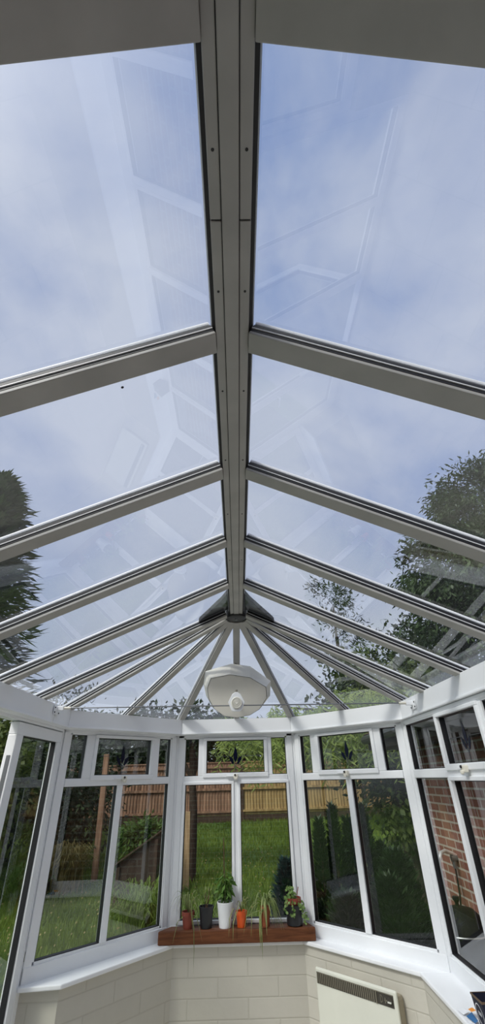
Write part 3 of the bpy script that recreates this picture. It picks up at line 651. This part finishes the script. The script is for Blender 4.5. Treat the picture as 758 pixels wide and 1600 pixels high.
mb = MB(); mb.lathe((.390,YP,PZ), [(.040,.08),(.050,.122),(.056,.124),(.057,.160),(.052,.160),(.05,.145)], 28); mb.build('inner_pot', M['darkterra'], r, smooth=True)
mb = MB(); mb.lathe((.390,YP,PZ), [(.05,.14),(.05,.148),(.02,.15)], 20); mb.build('soil', M['soil'], r)
lf = MB()
for path in ([(.37,4.40,-.80),(.335,4.36,-.77),(.322,4.34,-.82),(.325,4.335,-.87)], [(.40,4.39,-.80),(.44,4.35,-.82),(.465,4.335,-.88),(.475,4.335,-.935)], [(.38,4.39,-.80),(.372,4.345,-.81),(.375,4.335,-.90)], [(.41,4.41,-.79),(.45,4.39,-.85),(.47,4.38,-.93)], [(.37,4.41,-.79),(.36,4.40,-.73)], [(.39,4.40,-.79),(.385,4.38,-.74),(.35,4.36,-.74)]):
    for i in range(26):
        t = random.random()*(len(path)-1); k = int(t); p = V(path[k]).lerp(V(path[k+1]), t-k) + V([random.uniform(-.012,.012) for _ in range(3)])
        lf.leaf(p, (random.uniform(-1,1),random.uniform(-1,.2),random.uniform(-.8,.6)), (random.uniform(-1,1),-1,random.uniform(0,1)), .026, .02)
lf.build('foliage', M['succulent'], r)
mb = MB(); mb.tube([(.41,4.40,-.80),(.43,4.40,-.73)], .003, 6); mb.build('stem', M['darkterra'], r)

# ------------------------------------------------------------------ ground outside
def gz(y): return -1.86 + max(0, y-5.5)*.8/9.5 if y < 16 else -1.86 + .8/9.5*10.5
mb = MB(); xs = [-30,-16,-10,-6,-3,0,3,6,10,16,30]; ys = [-8,-2,3.9,5.5,7,8.5,10,11.5,13,14.5,16,40]
for y in ys:
    for x in xs: mb.v.append(V((x, y, gz(y))))
nx = len(xs)
for j in range(len(ys)-1):
    for i in range(nx-1): mb.f.append((j*nx+i, j*nx+i+1, (j+1)*nx+i+1, (j+1)*nx+i))
tag(mb.build('lawn', M['lawn']), 'green lawn rising towards the back fence', 'lawn', kind='structure')
mb = MB(); mb.box(1.42, 2.15, YB, 6.2, -1.90, -1.835); tag(mb.build('path', M['concrete']), 'grey concrete path between the glazed room and the brick wall', 'path', kind='structure')
mb = MB(); mb.box(-3.0, -1.47, YB, 4.3, -1.90, -1.835); tag(mb.build('patio', M['concrete']), 'grey patio paving outside the garden door', 'patio', kind='structure')
# plinth below the floor
mb = MB(); mb.prism([(-1.45,YB,-1.95),(1.3,YB,-1.95),(1.3,3.72,-1.95),(.52,4.62,-1.95),(-.62,4.62,-1.95),(-1.45,3.75,-1.95)], (0,0,.13)); tag(mb.build('foundation', M['concrete']), 'concrete base of the glazed room', 'foundation', kind='structure')
# grass blades
mb = MB(); rnd = random.random
def blade(x, y, h, w):
    z = gz(y); a = rnd()*6.283; dx, dy = math.cos(a)*w, math.sin(a)*w; lx, ly = (rnd()-.5)*h*.9, (rnd()-.5)*h*.9
    b = len(mb.v); mb.v += [V((x-dx,y-dy,z)), V((x+dx,y+dy,z)), V((x+lx,y+ly,z+h))]; mb.f.append((b,b+1,b+2))
cnt = 0
while cnt < 120000:
    y = 4.8 + (rnd()**1.5)*11; x = (rnd()-.55)*y*1.05
    if x > 1.4 and y < 6.3: continue
    if x < -1.4 and y < 4.5: continue
    long = (math.sin(x*1.7+y*.9)+math.sin(x*.6-y*1.3))*.5
    blade(x, y, random.uniform(.04,.085)*(1.25+.5*long), random.uniform(.004,.008)*(1+y*.05)); cnt += 1
tag(mb.build('grass', M['grass']), 'short green lawn grass in the back garden', 'grass', kind='stuff')
mb = MB()
for i in range(700):
    y = 5.6 + rnd()*6; x = (rnd()-.62)*y*.8
    if x > 1.2 and y < 7: continue
    z = gz(y)+random.uniform(.06,.11); mb.add([(x-.012,y,z),(x,y+.01,z+.012),(x+.012,y,z+.004),(x,y-.01,z-.008)], [(0,1,2,3)])
tag(mb.build('daisies', M['dry']), 'tiny pale seed heads and daisies scattered over the lawn', 'flowers', kind='stuff')

# ------------------------------------------------------------------ fence
F0, F1 = V((-9.15,14.5,0)), V((9.15,15.7,0)); nP = 10; fd = (F1-F0)/nP; fu = fd.normalized(); fo = V((fu.y,-fu.x,0))
def make_panel(m):
    root = thing('wooden_fence', (0,0,0), 'x', 'fence panel', 'close-board fence panels along the garden end')
    W = fd.length-.11; h0, h1 = .20, 1.50; b = MB(); k = 0; x = .055
    while x < W+.05:
        w = min(.098, W+.055-x)
        b.obox(fu*x + fo*(-.012) + V((0,0,h0+random.uniform(-.004,.004))), fu*w + fo*.024, fo*.012, V((0,0,h1-h0))); x += .088
    b.build('boarding', m, root)
    for z, t in ((.26,.055),(.80,.06),(1.36,.06)):
        r_ = MB(); r_.obox(fu*.02 + fo*.012 + V((0,0,z)), fu*(W+.07), fo*.045, V((0,0,t))); r_.build('rail', m, root)
    c = MB(); c.obox(fu*.03 - fo*.02 + V((0,0,h1)), fu*(W+.05), fo*.06, V((0,0,.03))); c.build('capping', m, root)
    g = MB(); g.obox(fu*.03 + fo*.0 + V((0,0,.0)), fu*(W+.05), fo*.03, V((0,0,.19))); g.build('gravel_board', M['darktimber'], root)
    root.location = V((0,0,EYE))
    for ch in root.children: 
        for v in ch.data.vertices: v.co.z += 0
    return root
def shift(root): 
    # built around the world origin at eye height; parts already sit relative to the root
    return root
pl, pr = make_panel(M['fence_l']), make_panel(M['fence_r'])
posn = ['outermost on the left', 'second from the left end', 'third from the left end', 'behind the sloping-lidded box', 'behind the timber post', 'behind the middle window right pane', 'behind the row of conifer spires', 'behind the ivy-clad tree', 'second from the right end', 'outermost on the right']
used = {}
for i in range(nP):
    base = F0 + fd*i; base.z = gz(base.y) - .02
    src = pl if i < 5 else pr; lab = ('shade-tinted red-brown' if i < 5 else 'tan') + ' wooden fence panel, ' + posn[i]
    if src not in used: used[src] = 1; src.location = base + V((0,0,EYE)); src['label'] = lab
    else: dup(src, base, lab)
pm = None
for i in range(nP+1):
    b = F0 + fd*i; b.z = gz(b.y)-.05
    if pm is None:
        pm = thing('fence_post', b, 'x', 'fence post', 'posts of the garden end fence')
        m = MB(); m.obox(b+V((-.05,-.05,0)), (.1,0,0), (0,.1,0), (0,0,1.6)); m.build('shaft', M['darktimber'], pm)
        m = MB(); m.prism([b+V((-.06,-.06,1.6)), b+V((.06,-.06,1.6)), b+V((.06,.06,1.6)), b+V((-.06,.06,1.6))], (0,0,.03)); m.build('post_cap', M['darktimber'], pm); o = pm
    else: o = dup(pm, b, 'x')
    o['label'] = 'wooden fence post ' + ('at the left end of the fence' if i == 0 else 'at the right end of the fence' if i == nP else 'right of the panel %s' % posn[i-1])

# ------------------------------------------------------------------ plants outside
def crown(mb, c, rad, n, l, w, droop=0, shell=.55, sp=.34):
    c = V(c); rad = V(rad)
    clumps = []
    for i in range(max(8, n//90)):
        d = V((random.gauss(0,1),random.gauss(0,1),random.gauss(0,1))).normalized(); k = random.uniform(shell,1)
        clumps.append((c + V((d.x*rad.x*k, d.y*rad.y*k, d.z*rad.z*k)), d))
    rs_ = min(rad)*sp
    for i in range(n):
        p, d = random.choice(clumps); q = p + V((random.gauss(0,rs_),random.gauss(0,rs_),random.gauss(0,rs_*.8)))
        dr = (d + V((random.uniform(-1,1),random.uniform(-1,1),random.uniform(-1,.6)-droop))).normalized()
        mb.leaf(q, dr, (random.uniform(-1,1),random.uniform(-1,1),1), l*random.uniform(.7,1.3), w*random.uniform(.7,1.3))
def tree(name, x, y, trunk_h, tr, crowns, m, label, cat, l, w, n, group=None, bark='bark', droop=.2, sp=.34):
    z = gz(y)-.05; root = thing(name, (x,y,z), label, cat, group)
    t = MB(); pts = [V((x + .012*math.sin(i*1.3)*i, y, z + trunk_h*i/5)) for i in range(6)]; t.tube(pts, [tr*(1-.1*i) for i in range(6)], 10)
    for (c, r_) in crowns[:3]: t.tube([pts[3], (pts[4]+V(c))/2, V(c)], [tr*.5,tr*.35,tr*.15], 6)
    t.build('trunk', M[bark], root, smooth=True)
    mb = MB()
    for (c, r_) in crowns: crown(mb, c, r_, n//len(crowns), l, w, droop, sp=sp)
    mb.build('foliage', M[m], root); return root
def conifer(name, x, y, h, r, m, label, cat, n, l=.5, w=.16, z0=None, group=None, trunk=True, bottom=.08, power=.8):
    z = gz(y)-.03 if z0 is None else z0; root = thing(name, (x,y,z), label, cat, group)
    t = MB(); t.tube([(x,y,z),(x,y,z+h*.95)], [max(.02,r*.07),.012], 8); t.build('trunk', M['bark'], root)
    mb = MB()
    for i in range(n):
        t_ = random.random()**1.25; zz = h*(bottom + (1-bottom)*t_); az = random.random()*6.283; rr = r*((1-t_)**power)*(.55+.45*abs(math.sin(zz*6.3/h*5+math.sin(az*5+zz*1.7)*1.4+random.gauss(0,.25))))
        k = math.sqrt(random.uniform(.15,1)); p = V((x+math.cos(az)*rr*k, y+math.sin(az)*rr*k, z+zz))
        d = V((math.cos(az), math.sin(az), random.uniform(-.5,.5) if l > .2 else random.uniform(.3,1.6)))
        mb.leaf(p, d, (random.uniform(-.5,.5),random.uniform(-.5,.5),1), l*random.uniform(.6,1.3), w*random.uniform(.6,1.3))
    mb.build('foliage', M[m], root); return root
conifer('conifer_tree', -9.9, 14.3, 12.0, 3.6, 'conifer2', 'tall dark conifer beyond the fence seen through the left roof panes', 'tree', 16000, .6, .16, power=.55)
tree('evergreen_tree', 9.6, 13.6, 8.5, .28, [((9.6,13.6,8.3),(2.2,2.2,2.0)),((8.0,13.2,5.8),(2.6,2.4,1.6)),((11,13.8,6.0),(2.8,2.4,2.4)),((8.6,13.4,3.6),(3.0,2.5,2.2))], 'conifer2', 'large feathery evergreen tree beyond the roof panes on the right', 'tree', .22, .07, 64000, droop=.6, sp=.13)
tree('slender_tree', 5.3, 23.0, 9.0, .12, [((5.3,23,8.2),(1.0,1.0,1.6)),((5.4,23,6.4),(1.4,1.2,1.4))], 'holly', 'slender sparse tree far off, seen through the roof right of the ridge end', 'tree', .3, .07, 1500)
tree('evergreen_tree', 5.6, 13.2, 3.5, .16, [((5.6,13.2,1.6),(1.7,1.5,1.5)),((4.2,13,.6),(1.3,1.2,1.2))], 'holly', 'dark rounded evergreen tree standing in front of the fence on the right', 'tree', .22, .10, 6000)
tree('ivy_tree', 2.62, 8.4, 3.2, .14, [((2.6,8.4,-.35),(.36,.36,.75)),((2.62,8.4,.6),(.5,.5,.7)),((2.9,8.5,1.6),(.9,.7,.6))], 'ivy', 'ivy-clad tree trunk at the right of the garden near the brick wall', 'tree', .10, .07, 5200, droop=.5)
# long-leaved tree with drooping sprays
z = gz(8.6); wt = thing('willow_tree', (3.3,8.9,z), 'drooping long-leaved green tree hanging over the sun-tinted tan fence', 'tree')
t = MB(); t.tube([(3.4,8.9,z),(3.3,8.9,0),(2.9,8.8,.6),(1.6,8.4,1.0),(.7,8.1,1.05)], [.13,.11,.06,.03,.012], 8); t.build('trunk', M['bark'], wt, smooth=True)
mb = MB(); tw = MB()
for i in range(640):
    x = random.uniform(-.3,3.1); y = 8.0 + random.gauss(0,.35); zt_ = random.uniform(.65,1.05) + (.25 if x > 1.6 else 0) - (.15 if x < .5 else 0); zb_ = random.uniform(.05,.7) + (.2 if x < .45 else 0)
    if random.random() < .05: zb_ = random.uniform(-.15,.1)
    sx = random.uniform(-.35,.35); pts = [V((x+sx*t_*t_, y, zt_+(zb_-zt_)*t_)) for t_ in (0,.3,.6,1)]; tw.tube(pts, .004, 4)
    nl_ = int((zt_-zb_)*26)
    for k in range(nl_):
        t_ = k/max(1,nl_); p = V((x+sx*t_*t_, y, zt_+(zb_-zt_)*t_)); sd = -1 if k % 2 else 1
        mb.leaf(p, (sd*random.uniform(.4,1), random.uniform(-.6,.6), random.uniform(-1.1,-.1)), (random.uniform(-.4,.4),-1,random.uniform(-.2,.8)), random.uniform(.09,.16), random.uniform(.018,.028))
tag(tw.build('twig', M['stem'], wt), kind='stuff'); mb.build('foliage', M['willow'], wt)
BG = 'dark trees behind the garden fence'
for k, (x, zc, rz_, rx_) in enumerate(((-10.5,.5,2.0,2.2),(-7.2,.3,1.7,2.0),(-4.3,.3,1.55,1.9),(-1.4,.3,1.6,1.9),(1.6,.3,1.6,1.9),(4.6,1.4,2.8,2.0),(7.8,2.2,3.4,2.3),(11.0,2.2,3.4,2.3))):
    tree('hedge_tree', x, 18.4, 2.2, .12, [((x,18.4,zc),(rx_,1.2,rz_)),((x+.8,18.2,zc-.8),(rx_*.8,1.0,rz_*.7))], 'holly', 'dark bushy tree showing above the ' + ('shade-tinted red-brown' if x < 0 else 'tan') + ' fence panel ' + posn[min(9, max(0, int((x*.82+9.15)/1.83)))], 'tree', .24, .13, 11000, BG)
# dark tree and timber post in the middle
tree('dark_tree', -.93, 9.75, 2.6, .095, [((-1.1,9.8,1.0),(.75,.6,.36)),((-1.9,10.0,.95),(.6,.5,.38)),((-.5,9.9,1.0),(.4,.4,.25))], 'holly', 'dark slim tree right behind the sunlit timber post', 'tree', .13, .06, 3600)
mb = MB(); b = V((-.955,9.25,gz(9.25)-.03)); mb.obox(b+V((-.065,-.04,0)), (.115,0,0), (0,.08,0), V((-.02,0,1.10))); o = thing('timber_post', b, 'sunlit upright timber post on the lawn in front of a dark trunk', 'post'); mb.build('shaft', M['suntint_timber'], o)
mb = MB(); mb.obox(b+V((-.12,-.03,.42)), V((.05,0,.22)), (0,.05,0), V((-.04,0,.03))); mb.build('brace', M['suntint_timber'], o)
mb = MB(); b = V((-2.66,9.9,gz(9.9)-.03)); mb.obox(b+V((-.05,-.04,0)), (.10,0,0), (0,.08,0), V((-.06,0,2.0))); tag(mb.build('wooden_post', M['fence_l']), 'brown wooden post beside the dark evergreen shrubs on the left', 'post')
# lidded box
bx0, bx1, by = -1.98, -1.34, 8.55; zg = gz(by)-.02
box = thing('compost_box', ((bx0+bx1)/2, by+.25, zg), 'dark wooden garden box with a steeply sloping lid on the lawn', 'garden box')
mb = MB(); mb.prism([(bx0,by,zg),(bx1,by,zg),(bx1,by,-.72),(bx0,by,-1.10)], (0,.5,0)); mb.build('box_body', M['bark'], box)
mb = MB(); d = V((bx1-bx0+.14,0,.38*(bx1-bx0+.14)/(bx1-bx0))); mb.obox(V((bx0-.10,by-.05,-1.10-.05)), d, (0,.62,0), (-.008,0,.018)); mb.build('lid', M['darktimber'], box)
for x in (bx0+.01, bx1-.06):
    mb = MB(); mb.obox((x,by-.025,zg), (.05,0,0), (0,.024,0), (0,0,(.56 if x < -1.6 else .90)-.06)); mb.build('batten', M['darktimber'], box)
# bushes
tree('bush', -1.98, 10.3, .5, .03, [((-2.0,10.3,-.95),(.38,.3,.28)),((-1.7,10.4,-1.0),(.3,.3,.25))], 'bush', 'bright green bush behind the sloping-lidded box', 'bush', .10, .04, 2600)
HG = 'dark evergreen shrubs at the left of the lawn'
for x, y, rx_, rz_, zc, lab in ((-3.75,10.6,.85,1.05,-.05,'dark evergreen shrub nearest the brown wooden post'),(-5.3,10.2,1.1,1.25,.1,'dark evergreen shrub seen through the left angled window beside the door'),(-6.9,10.8,1.1,1.6,.5,'dark evergreen shrub behind the glazed door leaf'),(-4.6,12.4,1.2,1.6,.5,'dark evergreen shrub close in front of the fence'),(-4.6,8.2,.8,1.0,.55,'leafy shrub nearest the garden door opening'),(-8.6,9.0,1.4,1.7,.4,'leftmost dark evergreen shrub beyond the patio')):
    tree('evergreen_shrub', x, y, 1.2, .05, [((x,y,zc),(rx_,.7,rz_)),((x+.3,y,zc-.5),(rx_*.8,.7,rz_*.6))], 'holly' if y != 8.2 else 'ivy', lab, 'shrub', .12, .06, 4600, HG)
# ornamental dry grass
def tuft(name, x, y, n, h, spread, m, label, w=.012):
    z = gz(y); root = thing(name, (x,y,z), label, 'grass clump'); mb = MB()
    for i in range(n):
        az = random.random()*6.283; b = V((x+random.gauss(0,spread*.3), y+random.gauss(0,spread*.3), z)); hh = h*random.uniform(.6,1.1); o = spread*random.uniform(.2,1)
        mb.blade([b, b+V((math.cos(az)*o*.35,math.sin(az)*o*.35,hh*.6)), b+V((math.cos(az)*o,math.sin(az)*o,hh)), b+V((math.cos(az)*o*1.5,math.sin(az)*o*1.5,hh*.85))], w)
    mb.build('foliage', M[m], root); return root
tuft('grass_clump', -3.05, 9.35, 420, .62, .42, 'dry', 'straw-coloured ornamental grass clump at the left of the lawn', .018)
tuft('grass_clump', -3.55, 9.1, 300, .40, .40, 'bush', 'low green clump left of the straw-coloured grass', .02)
tuft('grass_clump', -1.28, 7.4, 420, .55, .45, 'grass', 'tall uncut green grass clump by the left angled window corner', .012)
tuft('grass_clump', -.55, 7.0, 300, .42, .40, 'grass', 'tall green grass clump below the timber post', .012)
# conifer spires
CG = 'row of dark upright conifers outside the right angled window'
cs = [(.98,6.75,1.30,.17),(1.16,6.7,1.45,.18),(1.36,6.8,1.30,.17),(1.52,6.6,1.46,.18),(1.72,6.7,1.05,.20),(1.93,6.5,.95,.20)]
cl = ['first from the middle window','second from the middle window','third from the middle window, short','fourth from the middle window, taller','fifth from the middle window','last, nearest the brick wall']
src = None
for (x, y, h, rr), nm in zip(cs, cl):
    conifer('conifer', x, y, h, rr*1.15, 'conifer', 'slim dark green conifer spire, ' + nm, 'conifer', 2600, .09, .03, group=CG, bottom=.02, power=.75)
conifer('conifer_bush', .50, 6.35, .98, .33, 'bluish', 'blue-green pointed conifer bush right of the middle window', 'conifer', 3800, .10, .03, power=.7, bottom=.0)
for (x, y, h, rr, lab) in ((1.05,5.75,.82,.36,'low dark conifer bush in front of the spires, by the plank end'),(1.48,5.7,.95,.38,'low dark conifer bush in front of the spires, outside the heater wall'),(1.75,6.25,1.05,.35,'low dark conifer bush in front of the spires, by the brick wall')):
    conifer('conifer_bush', x, y, h, rr, 'conifer', lab, 'conifer', 4200, .10, .035, group='low dark conifer bushes', power=.45, bottom=.0)

# ------------------------------------------------------------------ brick wall on the right, tap, drum
XW = 2.15
mb = MB(); ZW = .30
uvquad(mb, V((XW,6.2,0)), V((XW,YB,0)), -1.95, ZW); uvquad(mb, V((XW+.25,6.2,0)), V((XW,6.2,0)), -1.95, ZW)
mb.f = [tuple(f) for f in mb.f]
bw = tag(mb.build('wall_neighbour', M['redbrick']), 'red brick house wall with pale mortar beyond the right windows', 'wall', kind='structure')
mb = MB(); mb.box(XW-.45, XW+.1, YB, 6.45, ZW-.02, ZW+.12); mb.build('soffit', M['darkwood'], bw)
mb = MB(); mb.tube([(XW-.49,YB,ZW+.10),(XW-.49,6.45,ZW+.10)], .05, 10); mb.build('gutter', M['blackpot'], bw)
mb = MB(); mb.prism([(XW-.50,YB,ZW+.16),(XW+4.2,YB,ZW+1.9),(XW+4.2,YB,ZW+1.8),(XW-.45,YB,ZW+.121)], (0,6.45-YB,0)); mb.build('roof_slope', M['rooftile'], bw)
tap = thing('outdoor_tap', (XW,5.45,-.71), 'chrome swan-neck outdoor tap on the red brick wall', 'tap')
mb = MB(); mb.tube([(XW,5.45,-.705),(XW-.05,5.44,-.68),(2.03,5.41,-.655),(1.985,5.39,-.665),(1.95,5.37,-.70),(1.915,5.35,-.755)], .016, 10); mb.build('spout', M['chrome'], tap, smooth=True)
mb = MB(); mb.tube([(XW,5.45,-.72),(XW-.06,5.45,-.72)], .028, 12); mb.tube([(XW-.04,5.45,-.72),(XW-.04,5.45,-.80)], .018, 10); mb.build('tap_body', M['steel'], tap, smooth=True)
hs = MB(); hs.tube([(XW-.04,5.45,-.80),(XW-.05,5.46,-1.0),(XW-.08,5.5,-1.25),(XW-.16,5.5,-1.6),(XW-.3,5.4,-1.82)], .009, 8); tag(hs.build('hose', M['blackpot'], smooth=True), 'thin dark hose hanging down the brick wall below the tap', 'hose')
dr = thing('garden_drum', (1.86,4.95,-1.835), 'dark rounded lidded container on the path below the outdoor tap', 'container')
mb = MB(); mb.lathe((1.86,4.95,-1.835), [(.14,0),(.17,.05),(.20,.35),(.205,.70)], 28); mb.build('drum_body', M['drum'], dr, smooth=True)
mb = MB(); mb.lathe((1.86,4.95,-1.835), [(.212,.69),(.212,.715),(.19,.78),(.12,.84),(.03,.86)], 28); mb.build('lid', M['drum'], dr, smooth=True)
mb = MB(); mb.lathe((1.86,4.95,-1.835), [(.016,.85),(.016,.88),(.03,.90),(.028,.92),(.0,.925)], 16); mb.build('knob', M['blackpot'], dr, smooth=True)
mb = MB(); mb.tube([(1.86+.213*math.cos(i*math.pi/12), 4.95+.213*math.sin(i*math.pi/12), -1.138) for i in range(25)], .006, 6); mb.build('rim', M['chrome'], dr, smooth=True)

# ------------------------------------------------------------------ world, sun, camera
w = bpy.data.worlds.new('sky'); scene.world = w; w.use_nodes = True; nt = w.node_tree; nt.nodes.clear(); L = nt.links.new
out = nt.nodes.new('ShaderNodeOutputWorld'); bg = nt.nodes.new('ShaderNodeBackground'); L(bg.outputs[0], out.inputs[0])
tc = nt.nodes.new('ShaderNodeTexCoord'); mp = nt.nodes.new('ShaderNodeMapping'); mp.inputs['Scale'].default_value = (1,1,1.2); mp.inputs['Location'].default_value = (3.1,1.7,.4); L(tc.outputs['Generated'], mp.inputs[0])
n1 = N(nt, 'ShaderNodeTexNoise', Scale=2.3, Detail=9.0, Roughness=.55, Distortion=.35); L(mp.outputs[0], n1.inputs['Vector'])
r1 = ramp(nt, [(.30,(.30,.40,.67)),(.44,(.48,.55,.75)),(.60,(.64,.69,.83))]); L(n1.outputs['Fac'], r1.inputs[0])
sx = nt.nodes.new('ShaderNodeSeparateXYZ'); L(tc.outputs['Generated'], sx.inputs[0])
r2 = ramp(nt, [(.0,(.66,.70,.75)),(.45,(.66,.71,.79))]); L(sx.outputs['Z'], r2.inputs[0])
fz = N(nt, 'ShaderNodeMapRange'); fz.inputs[1].default_value = .02; fz.inputs[2].default_value = .55; fz.inputs[3].default_value = .75; fz.inputs[4].default_value = .0; L(sx.outputs['Z'], fz.inputs[0])
mx = nt.nodes.new('ShaderNodeMix'); mx.data_type = 'RGBA'; L(fz.outputs[0], mx.inputs['Factor']); L(r1.outputs[0], mx.inputs['A']); L(r2.outputs[0], mx.inputs['B'])
gm = N(nt, 'ShaderNodeMapRange'); gm.inputs[1].default_value = -.06; gm.inputs[2].default_value = .0; L(sx.outputs['Z'], gm.inputs[0])
m2 = nt.nodes.new('ShaderNodeMix'); m2.data_type = 'RGBA'; m2.inputs['A'].default_value = (.06,.08,.04,1); L(gm.outputs[0], m2.inputs['Factor']); L(mx.outputs['Result'], m2.inputs['B'])
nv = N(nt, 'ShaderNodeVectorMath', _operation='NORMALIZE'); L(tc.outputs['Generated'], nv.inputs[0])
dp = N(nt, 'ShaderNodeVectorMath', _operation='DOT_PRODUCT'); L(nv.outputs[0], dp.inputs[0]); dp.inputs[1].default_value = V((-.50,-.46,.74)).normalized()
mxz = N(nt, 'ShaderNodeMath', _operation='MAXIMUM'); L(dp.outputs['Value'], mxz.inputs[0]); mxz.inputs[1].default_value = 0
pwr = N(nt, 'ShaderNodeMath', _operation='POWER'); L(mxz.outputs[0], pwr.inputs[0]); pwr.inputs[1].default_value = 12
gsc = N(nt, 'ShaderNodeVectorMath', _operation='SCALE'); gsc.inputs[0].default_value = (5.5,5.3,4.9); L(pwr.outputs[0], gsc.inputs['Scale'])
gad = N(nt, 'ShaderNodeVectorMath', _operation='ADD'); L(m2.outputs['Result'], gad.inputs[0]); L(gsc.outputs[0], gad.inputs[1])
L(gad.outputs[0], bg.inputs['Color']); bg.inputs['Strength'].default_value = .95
sun = bpy.data.lights.new('sun', 'SUN'); sun.energy = 2.0; sun.angle = math.radians(10); sun.color = (1,.95,.86)
so = bpy.data.objects.new('sun', sun); COL.objects.link(so); so.rotation_euler = V((-.50,-.46,.74)).to_track_quat('Z','Y').to_euler(); so.location = (-5,-5,9)
cam = bpy.data.cameras.new('camera'); co = bpy.data.objects.new('camera', cam); COL.objects.link(co); scene.camera = co
f, pi_, ro, ya = 662.6443, .5613, -.0259, -.0156
cp, sp_ = math.cos(pi_), math.sin(pi_); fwd, up_, rt = V((0,cp,sp_)), V((0,-sp_,cp)), V((1,0,0))
r3 = rt*math.cos(ro) + up_*math.sin(ro); u3 = up_*math.cos(ro) - rt*math.sin(ro); Zr = Matrix.Rotation(ya, 3, 'Z')
r3, u3, fw = Zr@r3, Zr@u3, Zr@fwd
mw = Matrix(((r3.x,u3.x,-fw.x,0),(r3.y,u3.y,-fw.y,0),(r3.z,u3.z,-fw.z,EYE),(0,0,0,1))); co.matrix_world = mw
cam.sensor_fit = 'VERTICAL'; cam.sensor_height = 36; cam.lens = 36*f/1600; cam.clip_start = .02; cam.clip_end = 300
scene.view_settings.view_transform = 'Standard'; scene.view_settings.look = 'None'; scene.view_settings.exposure = 0
scene.cycles.transparent_max_bounces = 20; scene.cycles.max_bounces = 12
